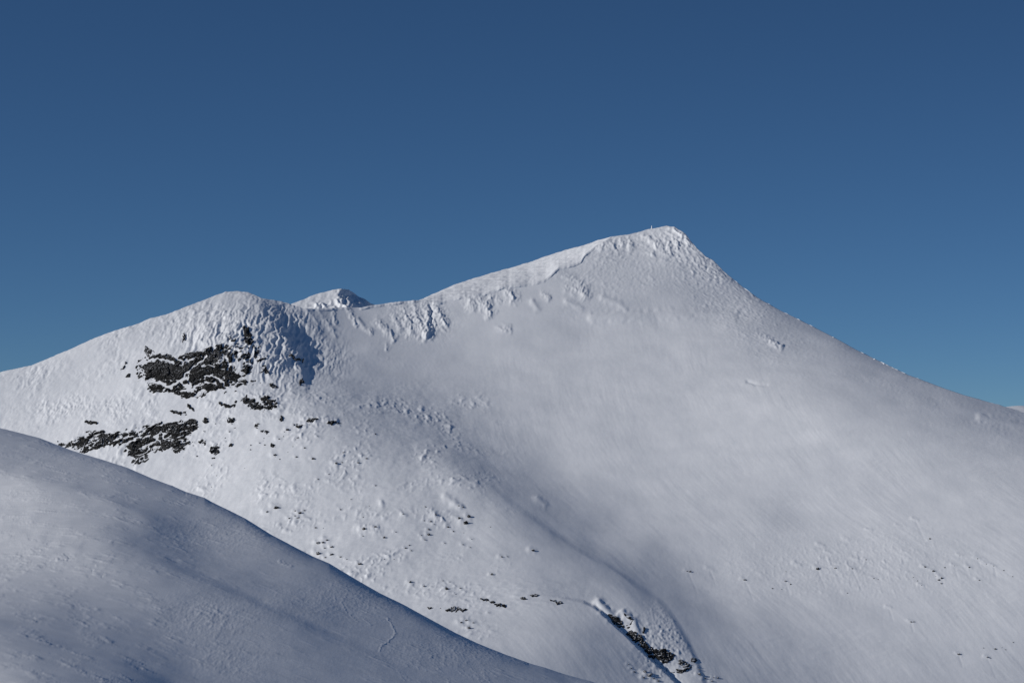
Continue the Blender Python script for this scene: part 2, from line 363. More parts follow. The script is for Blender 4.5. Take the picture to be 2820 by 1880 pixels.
for t in """2051,1595 2163,1599 2251,1566 2251,1560 2301,1562 2347,1565 2356,1538 2385,1540 2333,1484 2394,1459 2406,1592 2333,1632 2509,1711 2640,1799 2719,1808 2593,1590 2571,1573 2547,1562 2628,1558 2643,1531 2692,1539 2716,1553 2736,1558 2697,1597 2538,1612 2521,1430 2669,1563 2195,1550 2260,1500 2280,1520 2290,1545 2448,1672 2475,1448 1895,1573 1955,1566""".split():
    x, y = map(float, t.split(',')); STROKES.append(([(x - 9, y - 4), (x + 5, y + 1)], 4 + (x * 7 % 3), .25 + .2 * rng.random()))
    q = rng.random(); STROKES.append(([(x + 2, y + 6), (x + 4 + 10 * q, y + 16 + 16 * q), (x + 6 + 20 * q, y + 26 + 34 * q)], 3, -.03 - .14 * rng.random() ** 2))

NZ = {}
def mountain_disp(px, py, P):
    """snow relief along the surface normal, in metres"""
    X, Y, Z = P[..., 0], P[..., 1], P[..., 2]
    top = np.interp(px, rimx, rimy); h = py - top
    D = .7 * fbm2(X / 90, Y / 140, 3, 11)
    # zone weights
    flank = sstep(760, 620, px) * sstep(230, 60, h)
    ribs = np.clip(gs(px, py, 640, 930, 150, 75) * 1.3 + gs(px, py, 770, 960, 75, 110) + .5 * gs(px, py, 900, 990, 60, 50), 0, 1)
    shoulder = sstep(1500, 1150, px) * sstep(1020, 1120, py) * sstep(1720, 1560, py - .12 * px)
    shoulder = np.maximum(shoulder, gs(px, py, 300, 1190, 350, 80))
    bowlrough = gs(px, py, 1000, 1080, 200, 110)
    butt = np.clip(1.2 * gs(px, py, 1150, 885, 75, 45) + gs(px, py, 1215, 875, 25, 25), 0, 1)
    peak = sstep(1480, 1700, px) * sstep(230, 90, h - .15 * np.abs(px - 1800) * 0) * sstep(2300, 2000, px)
    peaktop = np.clip(gs(px, py, 1880, 670, 70, 50) + gs(px, py, 1965, 745, 45, 40) + .6 * gs(px, py, 1700, 670, 90, 25), 0, 1)
    rside = sstep(1950, 2150, px) * sstep(220, 40, h)
    streak = sstep(1150, 1450, px) * sstep(120, 260, h)
    # lumpy rime on the left flank
    r1 = fbm2(X / 9 + .3 * n2(X / 20, Y / 20, 3), Y / 15, 3, 21)
    lump = np.abs(n2(X / 7.5, Y / 12, 25)); lump2 = np.abs(n2(X / 3.4, Y / 6, 26))
    D += flank * np.clip(.9 + 1.5 * n2(X / 38, Y / 50, 27), .2, 1.6) * (.35 * r1 + .42 * (lump - .25) + .22 * (lump2 - .2))
    # rime ribs hanging down the cliff
    wv = .5 * n3(X / 14, Y / 14, Z / 14, 31)
    rb = np.abs(n3(X / 6.0 + wv, Y / 60, Z / 34 + wv, 32)); rb2 = np.abs(n3(X / 2.8 + wv, Y / 26, Z / 14, 33))
    D += ribs * (2.6 * (.32 - rb) + 1.2 * (.3 - rb2) + .5 * n3(X / 2.2, Y / 2.2, Z / 2.6, 34) + 1.4 * n3(X / 22, Y / 22, Z / 30, 35))
    D += .6 * butt * (1.6 * (.3 - np.abs(n3(X / 6, Y / 12, Z / 14, 36))) + .8 * (.3 - np.abs(n3(X / 2.6, Y / 5, Z / 4.5, 37))) + .3 * n3(X / 2, Y / 2, Z / 2, 38))
    # shoulder: buried blocks and drifts
    k = n2(X / 42, Y / 60, 41)
    blk = np.clip(n2(X / 7, Y / 11, 42) - .12, 0, 1); blk2 = np.clip(n2(X / 3.2, Y / 5.5, 43) - .15, 0, 1)
    D += shoulder * ((.08 + np.clip(k * 2.2, 0, 1.0)) * (1.3 * blk + .9 * blk2) + .22 * fbm2(X / 14, Y / 22, 3, 44) + .13 * n2(X / 9 + Y / 30, Y / 3 - X / 12, 45))
    D += bowlrough * np.clip(.35 + 1.5 * n2(X / 30, Y / 45, 49), 0, 1) * (.35 * np.clip(n2(X / 9, Y / 14, 46) - .1, 0, 1) + .4 * np.clip(n2(X / 4, Y / 7, 47) - .2, 0, 1) + .10 * n2(X / 2.5, Y / 4, 48))
    crags = np.clip(gs(px, py, 330, 1135, 190, 45) + .9 * gs(px, py, 700, 1140, 200, 32) + .5 * gs(px, py, 540, 1230, 90, 40) + .5 * gs(px, py, 130, 1110, 110, 40), 0, 1) * np.clip(.5 + 1.4 * n2(X / 26, Y / 40, 28), .1, 1.2)
    D += crags * (1.1 * (.3 - np.abs(n3(X / 7, Y / 16, Z / 8, 29))) + .7 * (.3 - np.abs(n3(X / 3, Y / 8, Z / 3.5, 30))) + .25 * n3(X / 1.8, Y / 4, Z / 2, 39))
    # peak: frozen blocks, fading downwards
    D += .75 * peak * np.clip(.3 + 1.4 * n2(X / 35, Y / 50, 50), .05, 1) * (.8 * np.clip(n2(X / 8, Y / 12, 51) - .08, 0, 1) + .7 * np.clip(n2(X / 3.6, Y / 6, 52) - .12, 0, 1) + .22 * fbm2(X / 5, Y / 9, 2, 53)) + peak * (.16 * n2(X / 3, Y / 5, 58) + .5 * np.clip(n2(X / 5.5, Y / 8, 59) - .22, 0, 1))
    D += .8 * peaktop * (2.0 * (.3 - np.abs(n3(X / 7, Y / 9, Z / 11, 54))) + .8 * (.3 - np.abs(n3(X / 3, Y / 4, Z / 4, 55))))
    D += .6 * rside * np.clip(.45 + 1.2 * n2(X / 40, Y / 40, 60), .1, 1) * (.13 * fbm2((X - .2 * Y) / 4, Y / 16, 3, 56) + .25 * np.clip(n2(X / 4, Y / 12, 57) - .28, 0, 1))
    # wind and sluff streaks down the bowl
    bend = .30 * sstep(900, 1700, py) + .06
    u = X + bend * (Y - 2300) + 5 * n2(X / 70, Y / 160, 61)
    w8 = .55 + .6 * n2(X / 60, Y / 90, 62)
    D += .42 * streak * np.clip(w8 * 1.4 - .2, 0.05, 1.3) * (.10 * n2(u / 2.6, Y / 26, 63) + .20 * n2(u / 7, Y / 60, 64) + .06 * n2(u / 1.5, Y / 14, 65)) + streak * .09 * fbm2((X + .35 * Y) / 26, Y / 70, 3, 77)
    D += sstep(1700, 2100, px) * sstep(1100, 1250, py) * .10 * n2((X + .1 * Y) / 14, (Y - .5 * X) / 4, 66) * np.clip(.3 + 1.4 * n2(X / 50, Y / 60, 67), 0, 1)
    lowr = gs(px, py, 2350, 1560, 330, 90)
    D += lowr * (.45 * np.clip(n2(X / 3.5, Y / 7, 68) - .25, 0, 1) + .10 * n2(X / 2.2, Y / 5, 69))
    bench = gs(px, py, 1350, 1640, 190, 50)
    D += bench * (.55 * np.clip(n2(X / 11, Y / 5.5, 71), -.1, 1) + .3 * np.clip(n2(X / 5, Y / 2.6, 78), 0, 1) + .15 * n2(X / 6, Y / 2.4, 72))
    spur = gs(px, py, 1830, 1780, 70, 90) * sstep(-2, 10, -line_sd(px, py, SPUR_EDGE)[0])
    D += spur * (1.2 * np.clip(n3(X / 4, Y / 5, Z / 4, 73) - .05, 0, 1) + .5 * n3(X / 2, Y / 2, Z / 2, 74))
    D += .022 * n2(X / 2.2, Y / 4, 75) + .035 * n2(X / 5, Y / 9, 76)
    for line, w, hgt in STROKES:
        a = np.array(line); x0, y0 = a.min(0) - 3 * w - 12; x1, y1 = a.max(0) + 3 * w + 12
        m = (px > x0) & (px < x1) & (py > y0) & (py < y1)
        if not m.any(): continue
        d, fr = line_sd(px[m], py[m], line)
        wob = 1 + .35 * n2(px[m] / 14, py[m] / 14, 81)
        if abs(hgt) < 1.05: D[m] += hgt * np.exp(-(d / (w * wob)) ** 2) * np.clip(1 - .35 * fr, 0, 1); continue
        qx, qy = px[m], py[m]
        d2, fr = line_sd(qx + 7 * n2(qx / 15, qy / 17, 82) + 3 * n2(qx / 6, qy / 7, 83), qy + 7 * n2(qx / 16, qy / 15, 84), line)
        t = np.clip(1 - np.abs(d2) / (1.9 * w), 0, 1); t = t * t * (1.6 - .6 * t)
        D[m] += (.55 if line[0][0] < 1420 else .8) * hgt * t * (.45 + .55 * sstep(0, .7, fr)) * (1 + .45 * n2(qx / 6, qy / 8, 85))
    return D

def mountain_surface(px, py, nrm=None):
    P = pt(px, py, np.exp(mountain_L(px, py)))
    return P
BOULDERS = []      # (px, py, width px, group)
def add_b(txt, group):
    for t in txt.split():
        v = [float(q) for q in t.split(',')]; BOULDERS.append((v[0], v[1], v[2] if len(v) > 2 else 4.5, group))
add_b("""762,1400,14 736,1411,12 814,1408,7 826,1413,8 838,1405,6 812,1421,7 797,1427,7 820,1425,6 1003,1459,12 1034,1454,8 1263,1395,12 1275,1397,6 1291,1423,9 1282,1441,13 1234,1450,8 1265,1428,8
876,1495,9 900,1488,11 890,1495,6 913.5,1507,7 877,1526,13 913.5,1529,7 896,1536,6 955,1541,6 991,1555,8 938,1535,5 895,1510,6 1160,1474,6 1180,1457,6 1180,1471,7 1170,1486,7 1299,1485,6 1249,1462,5 1117,1509,6 1132,1516,5 1127,1501,4 1468,1516,10 1382,1535,8 1398,1533,5 1354,1583,7 1168,1616,5 1230,1624,10 1268,1621,6 1130,1605,9 1285,1709,9 1270,1715,9 1303,1715,9 1291,1729,7 1346,1688,5 1255,1637,5 1220,1600,5 1239,1604,5
1186,1435,7 1196,1443,5 1200,1420,5 1168,1433,5 1232,1444,5 1277,1465,4 1225,1495,5 1275,1500,6 1295,1508,5 1110,1418,6 1172,1395,4 938,1403,5 967,1375,4 1000,1425,5 1058,1480,5 1090,1465,6 1000,1477,6 869,1453,6 890,1453,4 1058,1540,4 1085,1540,4 1350,1450,4""", "boulders dotting the snowy shoulder")
for i in range(64):
    for _ in range(40):
        x = 480 + 620 * rng.random(); y = 1150 + 280 * rng.random()
        if y < np.interp(x, [0, 500, 581, 675, 815, 1044], [1178, 1350, 1380, 1427, 1508, 1633]) - 8 and rng.random() < math.exp(-((y - 1215 - .14 * (x - 700)) / 75) ** 2) * math.exp(-max(0, x - 780) / 130): break
    BOULDERS.append((x, y, 2.4 + 8 * rng.random() ** 3, "dark stones strewn below the cliffs"))
add_b("""2051,1595.5,9 2158,1566,5 2165,1571,5 2177,1607,7 2163,1599,5 2127,1619,5 2153,1620.7,5 2251,1566,8 2301,1564,6 2294,1560,4 2347,1566,5 2356,1539,4 2385,1541,5 2333,1485,4 2394,1460,4 2406,1593,6 2418,1595.5,6 2333,1633,5 2509,1712,7 2516,1712,6 2640,1800,10 2719,1809,6 2726,1811,6 2759,1781.5,5 2741,1785,5 2769,1787,5 2772,1772,4 2781,1775,4 2790,1767,5 2708,1783,5 2676,1783,4 2593,1593,8 2585,1597,6 2571,1574,6 2583,1576,4 2577,1587,5 2592,1606,5 2547,1563,5 2628,1559,5 2619,1519,4 2643,1532,5 2692,1540,5 2716,1554,5 2736,1559,6 2728,1562,4 2788,1588,6 2697,1598,5 2538,1613,5 2521,1431,4 2561,1485,5 2669,1564,5 2515,1590,5 2526,1600,5 1892,1572,8 1899,1574,8 2602,1563,6 2770,1565,4 2764,1571,5""", "stones half buried on the lower face")
add_b("1774,1854,9 1786,1862,12 1792,1858,7 1730,1830,5 1738,1842,6 1746,1852,5 1925,1857,9 1941,1868,7 1965,1866,6 1976,1866,6 1923,1836,5 1925,1843,4 1960,1875,6 1772,1868,7 1800,1870,7 1812,1876,6", "stones beside the lower gully")
for bx, by, bw, bg_ in BOULDERS:
    if bw > 4.4 and bg_ != "stones half buried on the lower face": STROKES.append(([(bx - bw * .9, by - bw * .35), (bx + bw * .2, by - bw * .1)], bw * .75, bw * .07))

# rock that breaks through the snow: outline, how bare it is, and its label
ROCKS = [
 ("rock_cliff", "large dark cliff below the rime covered dome of the left mountain", "cliff",
  [([(394,987),(417,974),(452,972),(493,982),(514,967),(534,967),(560,969),(585,956),(623,946),(640,960),(650,990),(640,1030),(630,1075),(600,1076),(575,1084),(549,1099),(524,1097),(503,1099),(473,1084),(452,1087),(414,1079),(396,1043),(394,1013)], 1.0),
   ([(585,956),(623,946),(669,944),(677,918),(684,900),(692,921),(700,949),(723,954),(713,977),(720,997),(687,1023),(682,1053),(654,1069),(623,1084),(600,1076)], .4),
   ([(560,960),(600,935),(650,920),(700,940),(735,980),(725,1040),(690,1068),(640,1085),(600,1070)], -.12), ([(375,1000),(395,985),(395,1045),(380,1050)], -.2),
   ([(398,950),(408,956),(430,972),(410,985),(398,976)], .5), ([(501,920),(510,918),(512,935),(503,945)], .5), ([(668,900),(684,900),(700,949),(672,952)], 1.0)]),
 ("rock_band", "broken dark rock band low on the left mountain above the foreground slope", "rock band",
  [([(150,1222),(162,1216),(205,1214),(239,1199),(256,1182),(299,1190),(333,1190),(368,1178),(410,1170),(470,1160),(513,1150),(538,1158),(543,1182),(513,1203),(534,1216),(504,1241),(453,1241),(415,1241),(342,1241),(338,1224),(299,1229),(265,1237),(231,1250),(205,1241)], .38),
   ([(360,1190),(410,1173),(470,1164),(520,1165),(500,1180),(430,1190),(400,1200)], .9), ([(205,1241),(240,1225),(300,1215),(335,1210),(335,1228),(299,1229),(231,1252)], .9),
   ([(342,1241),(368,1230),(420,1236),(410,1262),(368,1286),(352,1288),(366,1262)], .45), ([(240,1185),(290,1190),(330,1200),(300,1212),(260,1205)], .4)]),
 ("rock_outcrop", "rounded snow capped outcrop right of centre below the large dark cliff", "outcrop", [([(663,1100),(680,1094),(705,1100),(716,1112),(735,1118),(762,1118),(740,1128),(705,1128),(680,1118)], .75), ([(715,1095),(750,1095),(765,1115),(730,1120)], -.25)]),
 ("rock_outcrop", "ring shaped outcrop just left of the rounded snow capped one", "outcrop", [([(598,1100),(612,1112),(640,1114),(646,1099),(652,1104),(648,1120),(625,1123),(605,1113)], .4)]),
 ("rock_outcrop", "flat dark ledge in the snow under the left end of the large cliff", "outcrop", [([(468,1128),(490,1132),(512,1132),(517,1141),(495,1142),(472,1136)], .8)]),
 ("rock_outcrop", "small slanting rock poking out right under the foot of the large cliff", "outcrop", [([(513,1113),(522,1115),(535,1124),(534,1130),(524,1127)], .8)]),
 ("rock_outcrop", "small dark knob at the upper right end of the broken rock band", "outcrop", [([(523,1152),(540,1155),(546,1164),(534,1167)], .8)]),
 ("rock_outcrop", "short dark outcrop at the upper left end of the broken rock band", "outcrop", [([(226,1160),(240,1156),(266,1162),(268,1168),(240,1168)], .6)]),
 ("rock_outcrop", "small dark patch left of the large cliff with scraps of rock above it", "outcrop", [([(328,1019),(335,1014),(345,1000),(346,1012),(340,1019)], .6), ([(342,1005),(347,995),(350,1002)], .4)]),
 ("rock_outcrop", "low flat stone in the snow between the left patch and the large cliff", "outcrop", [([(347,1036),(352,1031),(361,1031),(356,1037)], .9)]),
 ("rock_outcrop", "thin dark ledge at the right tip of the rocky shoulder beside the bowl", "outcrop", [([(898,1164),(912,1160),(935,1163),(943,1166),(920,1168),(902,1168)], .8)]),
 ("rock_outcrop", "dark hollow rock on the rocky shoulder left of the thin ledge", "outcrop", [([(768,1156),(775,1146),(786,1152),(782,1162),(772,1162)], .8)]),
 ("rock_outcrop", "slanting dark rock at the lower right corner of the dome", "outcrop", [([(738,1056),(752,1056),(767,1068),(755,1070),(742,1064)], .7)]),
 ("rock_outcrop", "dark rock in the rime right of the large cliff at mid height", "outcrop", [([(720,1013),(733,1013),(741,1030),(730,1028)], .7)]),
 ("rock_outcrop", "dark crack among the rime ribs on the right flank of the dome", "outcrop", [([(795,972),(803,972),(812,985),(836,990),(835,998),(815,992),(800,984)], .3)]),
 ("rock_outcrop", "dark notch at the foot of the shaded right flank of the dome", "outcrop", [([(824,1048),(834,1042),(837,1056),(826,1062)], .8)]),
 ("rock_ledge", "long toothed dark ledge lowest of the pair on the bright snow bench", "ledge", [([(1216,1674),(1232,1680),(1250,1674),(1262,1672),(1276,1674),(1295,1678),(1280,1684),(1250,1687),(1232,1685)], .9)]),
 ("rock_ledge", "long dark ledge slanting down to the right on the bright snow bench", "ledge", [([(1316,1645),(1340,1651),(1365,1660),(1390,1664),(1412,1676),(1395,1677),(1365,1667),(1335,1656)], .9)]),
 ("rock_ledge", "small flat dark ledge left of the toothed one near the foreground slope", "ledge", [([(1175,1673),(1188,1673),(1196,1678),(1184,1679)], .9)]),
 ("rock_ledge", "short dark ledge between the slanting ledge and the row at the bench top", "ledge", [([(1432,1645),(1446,1644),(1448,1650),(1436,1650)], .8)]),
 ("rock_ledge", "thin dark ledge along the upper edge of the bright snow bench", "ledge", [([(1456,1641),(1470,1637),(1484,1638),(1478,1642),(1462,1643)], .6)]),
 ("rock_ledge", "dark ledge at the right end of the bench beside the smooth hollow", "ledge", [([(1514,1652),(1528,1651),(1540,1657),(1552,1661),(1540,1665),(1524,1659)], .7)]),
 ("gully_rock", "uppermost dark rock bluff in the gully below the smooth snow cap", "rock bluff", [([(1671,1693),(1695,1700),(1705,1702),(1717,1715),(1729,1720),(1744,1710),(1743,1724),(1729,1732),(1717,1730),(1695,1722),(1680,1707)], .5), ([(1717,1693),(1733,1698),(1746,1712),(1730,1708),(1719,1700)], .5)]),
 ("gully_rock", "narrow broken rock strip in the middle of the gully", "rock bluff", [([(1722,1742),(1736,1736),(1763,1746),(1780,1770),(1787,1778),(1777,1790),(1763,1780),(1746,1766)], .15)]),
 ("gully_rock", "blackest widest rock wall at the foot of the gully edge", "rock bluff", [([(1777,1790),(1787,1778),(1809,1787),(1828,1785),(1857,1800),(1857,1809),(1841,1822),(1821,1827),(1806,1824),(1790,1809)], .45)]),
 ("gully_rock", "snow speckled rock rubble at the lowest end of the gully", "rock bluff", [([(1818,1826),(1841,1820),(1865,1812),(1886,1821),(1905,1832),(1899,1846),(1886,1850),(1850,1852),(1835,1846)], -.45)]),
 ("gully_rock", "small blunt rock standing alone right of the speckled rubble", "rock bluff", [([(1905,1812),(1914,1808),(1921,1820),(1914,1825),(1906,1822)], .6)]),
 ("gully_rock", "small dark rock in the snow right of the uppermost gully bluff", "rock bluff", [([(1768,1740),(1773,1724),(1776,1728),(1775,1740),(1768,1740)], .6)]),
]
CRAGS = [(633, 1157, 15, 9, 'broken craggy rock left of the hollow rock on the shoulder below the cliffs'), (651, 1177, 10, 6, 'small craggy rock just under the broken craggy rock on the shoulder'), (728, 1189, 12, 7, 'craggy rock on the open slope below the rounded snow capped outcrop'), (707, 1174, 9, 6, 'little craggy rock up and left of the one below the snow capped outcrop'), (567, 1158, 9, 7, 'craggy rock just right of the upper end of the rock band'), (557, 1219, 12, 8, 'boxy craggy rock right of the lower end of the rock band'), (635, 1226, 8, 6, 'lone craggy stone on the smooth snow right of the boxy rock'), (592, 1240, 15, 17, 'tall speckled crag below the boxy rock'), (586, 1262, 8, 5, 'low rock at the foot of the tall speckled crag'), (486, 1243, 11, 7, 'squarish rock on the lower edge of the rock band'), (445, 1238, 12, 5, 'flat rock on the lower edge of the rock band left of the squarish one'), (817, 1173, 13, 9, "pale rime covered rock under the thin ledge at the shoulder's right tip"), (751, 1228, 9, 5, 'small rock far down the open slope below the craggy rocks'), (858, 1158, 16, 8, 'rime crusted rock left beside the thin dark ledge')]
for cx_, cy_, rx_, ry_, lb_ in CRAGS:
    pl_ = [(cx_ + rx_ * (.6 + .6 * rng.random()) * math.cos(a), cy_ + ry_ * (.6 + .6 * rng.random()) * math.sin(a)) for a in np.linspace(0, 2 * math.pi, 10)[:-1]]
    ROCKS.append(("craggy_rock", lb_, "rock", [(pl_, -.1)]))
# ---- build the snow surface
cx = np.concatenate([np.linspace(-1200, -230, 90)[:-1], np.arange(-230, 3040, 2.2), np.linspace(3044, 4350, 110)]); top = np.interp(cx, rimx, rimy)
NR = 600; tt = np.linspace(0, 1, NR) ** 1.12
PX = np.broadcast_to(cx, (NR, len(cx))).copy(); PY = top[None] + (1985 - top[None]) * tt[:, None]
P0 = mountain_surface(PX, PY); N0 = normals(P0)
DD = mountain_disp(PX, PY, P0)
PF = P0 + N0 * DD[..., None]
# behind the rim: the plateau climbs to the skyline, then the far side falls away
skx, sky_ = np.array(SKY).T
Ds = np.interp(cx, [1140, 1200, 1300, 1400, 1500, 1560, 1620, 1660, 1690], [0, 90, 170, 210, 200, 150, 80, 35, 4])
skyl = np.where((cx > 1151) & (cx < 1686), np.interp(cx, skx, sky_), top)
dd = np.concatenate([np.linspace(0, 1, 70)[1:] * 1.0, 1 + np.linspace(0, 1, 40)[1:] ** 2 * 5])
Yr = PF[0, :, 1]; Xr = PF[0, :, 0]; Zr = PF[0, :, 2]
back = []
for d in dd:
    near = min(d, 1.0)
    Yd = Yr + Ds * near + (60 * near * (Ds < 1)) + max(0, d - 1) * 180
    e = (HY - top) / F + ((top - skyl) / F) * (1 - (1 - near) ** 1.7)
    Z = e * Yd
    fall = (np.where(Ds < 1, 60 * near, 0) + max(0, d - 1) * 180)
    Z = np.where(Ds < 1, Zr, Z + (Zr - (HY - top) / F * Yr) * (1 - near) ** 12) - fall ** 2 / (2 * 140 + fall * .9)
    back.append(np.stack([(cx - CX) / F * Yd, Yd, Z], -1))
BK = np.array(back)
bn = .55 * fbm2(BK[..., 0] / 10, BK[..., 1] / 14, 4, 91) + .3 * n2(BK[..., 0] / 18 + BK[..., 1] / 50, BK[..., 1] / 5, 92) + .5 * (np.abs(n2(BK[..., 0] / 5, BK[..., 1] / 8, 93)) - .2) * sstep(1100, 700, cx)[None]
BK[..., 2] += bn * np.minimum(1, np.arange(1, len(dd) + 1) / 6.)[:, None]
ALL = np.concatenate([BK[::-1], PF], 0)
mountain = grid_mesh("mountain", ALL, M_SNOW, "structure", flip=True)
del ALL, BK, back

# ------------------------------------------------------------------ foreground slope
FT = pts_of("""0,1200,135 100,1240,135 200,1280,140 300,1310,135 400,1350,131 500,1390,129 100,1290,135 0,1280,140 30,1296,136 116,1318,135 210,1348,131 326,1388,123 419,1432,113 480,1440,110 0,1322,179 50,1334,181 100,1348,179 200,1378,174 300,1412,168 380,1450,151 0,1400,170 100,1420,167 200,1440,155 300,1466,131 279,1440,143 350,1480,108 350,1360,129 380,1490,100 419,1508,92 470,1526,92 520,1550,103 559,1569,105 630,1602,108 698,1634,108 800,1676,108 899,1720,105 330,1500,131 380,1530,136 430,1556,134 480,1580,131 540,1606,136 620,1640,134 700,1676,131 790,1712,126 440,1480,113 500,1500,116 560,1530,122 650,1570,125 750,1610,125 850,1660,121 600,1500,140 700,1520,140 800,1590,134 0,1480,174 50,1500,173 100,1550,169 200,1550,167 250,1580,165 300,1540,151 350,1590,151 400,1610,143 500,1660,131 300,1650,140 200,1650,136 100,1650,147 0,1650,155 0,1690,134 0,1712,113 100,1735,110 186,1758,105 270,1780,103 349,1802,97 420,1840,92 470,1868,92 350,1730,126 450,1780,121 550,1840,123 250,1700,134 100,1790,123 200,1815,121 300,1850,118 0,1850,161 50,1870,152 150,1870,131 600,1700,134 600,1800,129 700,1850,123 800,1760,126 900,1800,120 1000,1700,121 1000,1650,118 1100,1720,119 1200,1760,119 1000,1850,119 1100,1820,119 1200,1850,119 1300,1850,118 1400,1850,118 1500,1870,117 600,1400,131 650,1430,132 800,1530,126 900,1580,121 750,1490,131""")
FTOP = pts_of("-1000,1075 -260,1138 -100,1160 0,1178 46.6,1189.6 107,1205 158,1224.5 200,1241 279,1264 349,1287 419,1317.6 465,1334 512,1354 563,1370 581,1380.5 614,1397 675,1427 745,1471 815,1508.5 861,1532 907,1552 975,1593 1044,1633 1113,1667 1182,1705 1251,1743 1320,1776 1389,1804 1458,1829 1500,1841 1555,1860 1624,1879 1760,1925 1960,1995")
FREL = Relief(-260, 1960, 16, 1100, 2080, 10, FT, FTOP, lambda X, Y: 5.5 + 0 * X,
              [(0, 1200, 800, 30), (600, 1870, 430, 10)], wc=.15, lo=88, xr=(-400, 2200))
ftx, fty = np.array(FTOP).T
fx = np.concatenate([np.linspace(-950, -240, 80)[:-1], np.arange(-240, 1900, 2.0)]); ft = np.interp(fx, ftx, fty)
NF = 380; tf = np.linspace(0, 1, NF) ** 1.15
FX = np.broadcast_to(fx, (NF, len(fx))).copy(); FY = ft[None] + (2065 - ft[None]) * tf[:, None]
def fore_L(px, py):
    h = py - np.interp(px, ftx, fty)
    return FREL(px, py) + .012 * np.exp(-np.clip(h, 0, None) / 12)
PLATE = [(-240,1440),(0,1459),(46,1471),(84,1483),(135,1499),(151,1522),(186,1532),(233,1555),(279,1578),(321,1597),(328,1616)]
FSTR = [([(1068,1700),(1079,1722),(1090,1744)], 1.8, .05), ([(1088,1746),(1070,1764),(1050,1778),(1044,1792)], 1.8, .05), ([(940,1657),(952,1680),(975,1702),(988,1712)], 1.6, .035), ([(1000,1700),(1022,1720)], 1.5, .03), ([(735,1452),(760,1463)], 3, .05), ([(770,1545),(800,1558)], 5, .07), ([(515,1364),(540,1370)], 3, .05)]
FSTR += [([(-90,1284),(0,1301),(91,1322),(211,1348),(337,1396),(457,1446),(520,1474)], 13, .16), ([(330,1474),(436,1524),(506,1557),(584,1588),(654,1619),(738,1661),(830,1700),(984,1766),(1120,1830)], 15, -.17),
 ([(-60,1700),(60,1722),(186,1762),(349,1808),(466,1870),(560,1930)], 18, -.14), ([(-60,1440),(60,1452),(200,1486),(330,1540)], 16, -.07)]
for i in range(46):
    x = 1090 + 260 * rng.random(); y = 1775 + 90 * rng.random() + (x - 1090) * .25
    l = 10 + 18 * rng.random(); FSTR.append(([(x, y), (x + l, y + l * .75)], 1.5 + rng.random(), .022))
G0 = pt(FX, FY, np.exp(fore_L(FX, FY))); GN = normals(G0); X, Y = G0[..., 0], G0[..., 1]
hF = FY - np.interp(FX, ftx, fty)
right = sstep(350, 800, FX); left = 1 - right
u = X * .35 + Y * .15; v = Y
D = .05 * fbm2(X / 9, Y / 22, 2, 101)
# sastrugi: long low waves running across the slope
sas = np.clip(.25 + 1.6 * n2(X / 16, Y / 45, 102), 0, 1.3)
s1 = (X - 1.2 * Y) / 1.56; s2 = (1.2 * X + Y) / 1.56 + .5 * n2(X / 7, Y / 9, 9)
pat = np.clip(.45 + 1.5 * n2(s1 / 22, s2 / 9, 121), .05, 1.2); pat2 = np.clip(.4 + 1.6 * n2(s1 / 14, s2 / 6, 122), .05, 1.2)
D += (.55 + .6 * left) * .012 * pat * n2(s1 / 11, s2 / 2.6, 103)
q = Y + .45 * X
rdg = lambda v, t: np.clip(v - t, 0, 1)
D += (.35 + .65 * left) * pat2 * (.14 * rdg(n2(X / 3.4 + .4 * n2(X / 3, q / 3, 8), q / 2.1, 104), .10) + .075 * rdg(n2(X / 1.5, q / 1.1, 113), .12))
crust = (gs(FX, FY, 110, 1545, 170, 50) + .9 * gs(FX, FY, 60, 1372, 120, 24) + .6 * gs(FX, FY, 40, 1650, 110, 26) + .5 * gs(FX, FY, 700, 1450, 90, 20)) * np.clip(.4 + 1.6 * n2(X / 6, q / 9, 123), 0, 1.2)
D += crust * (.20 * rdg(n2(X / 2.6 + .3 * n2(X / 1.5, q / 2, 10), q / 1.3, 112), .05) + .10 * rdg(n2(X / 1.1, q / .8, 114), .1))
rough = np.clip(1.3 * gs(FX, FY, 560, 1700, 130, 60) + gs(FX, FY, 620, 1820, 110, 50) + gs(FX, FY, 600, 1470, 160, 50) + .8 * gs(FX, FY, 950, 1650, 200, 60) + .8 * gs(FX, FY, 1250, 1790, 200, 45) + .15 * right + .5 * gs(FX, FY, 150, 1260, 250, 30), 0, 1.2)
D += rough * (.034 * np.clip(n2(X / .9, Y / 3.6, 107) - .1, -.15, 1) + .020 * np.clip(n2(X / .42, Y / 1.6, 108), -.3, 1) + .014 * n2(X / 2, Y / 7, 109))
rag = 16 * n2(FX / 26, FY / 12, 110) + 9 * n2(FX / 9, FY / 6, 111)
d, fr = line_sd(FX, FY, PLATE)
D += -.07 * np.clip(.6 + 1.5 * n2(FX / 40, FY / 40, 115), .1, 1.2) * sstep(-1.5, 1.5, d + rag) * np.exp(-np.clip(d, 0, None) / 70) * sstep(1, .85, fr)
for line, w, hgt in FSTR:
    a = np.array(line); x0, y0 = a.min(0) - 3 * w; x1, y1 = a.max(0) + 3 * w
    m = (FX > x0) & (FX < x1) & (FY > y0) & (FY < y1)
    if m.any() and w >= 8:
        dd_, fr = line_sd(FX[m], FY[m], line)
        D[m] += hgt * np.exp(-(dd_ / w) ** 2) * sstep(0, .3, fr) * sstep(1, .7, fr); continue
    if m.any(): D[m] += hgt * np.exp(-(line_sd(FX[m] + 4 * n2(FX[m] / 9, FY[m] / 6, 116), FY[m] + 3 * n2(FX[m] / 8, FY[m] / 5, 117), line)[0] / w) ** 2) * (.85 + .5 * n2(FX[m] / 9, FY[m] / 6, 118))
GF = G0 + GN * D[..., None]
bk = []
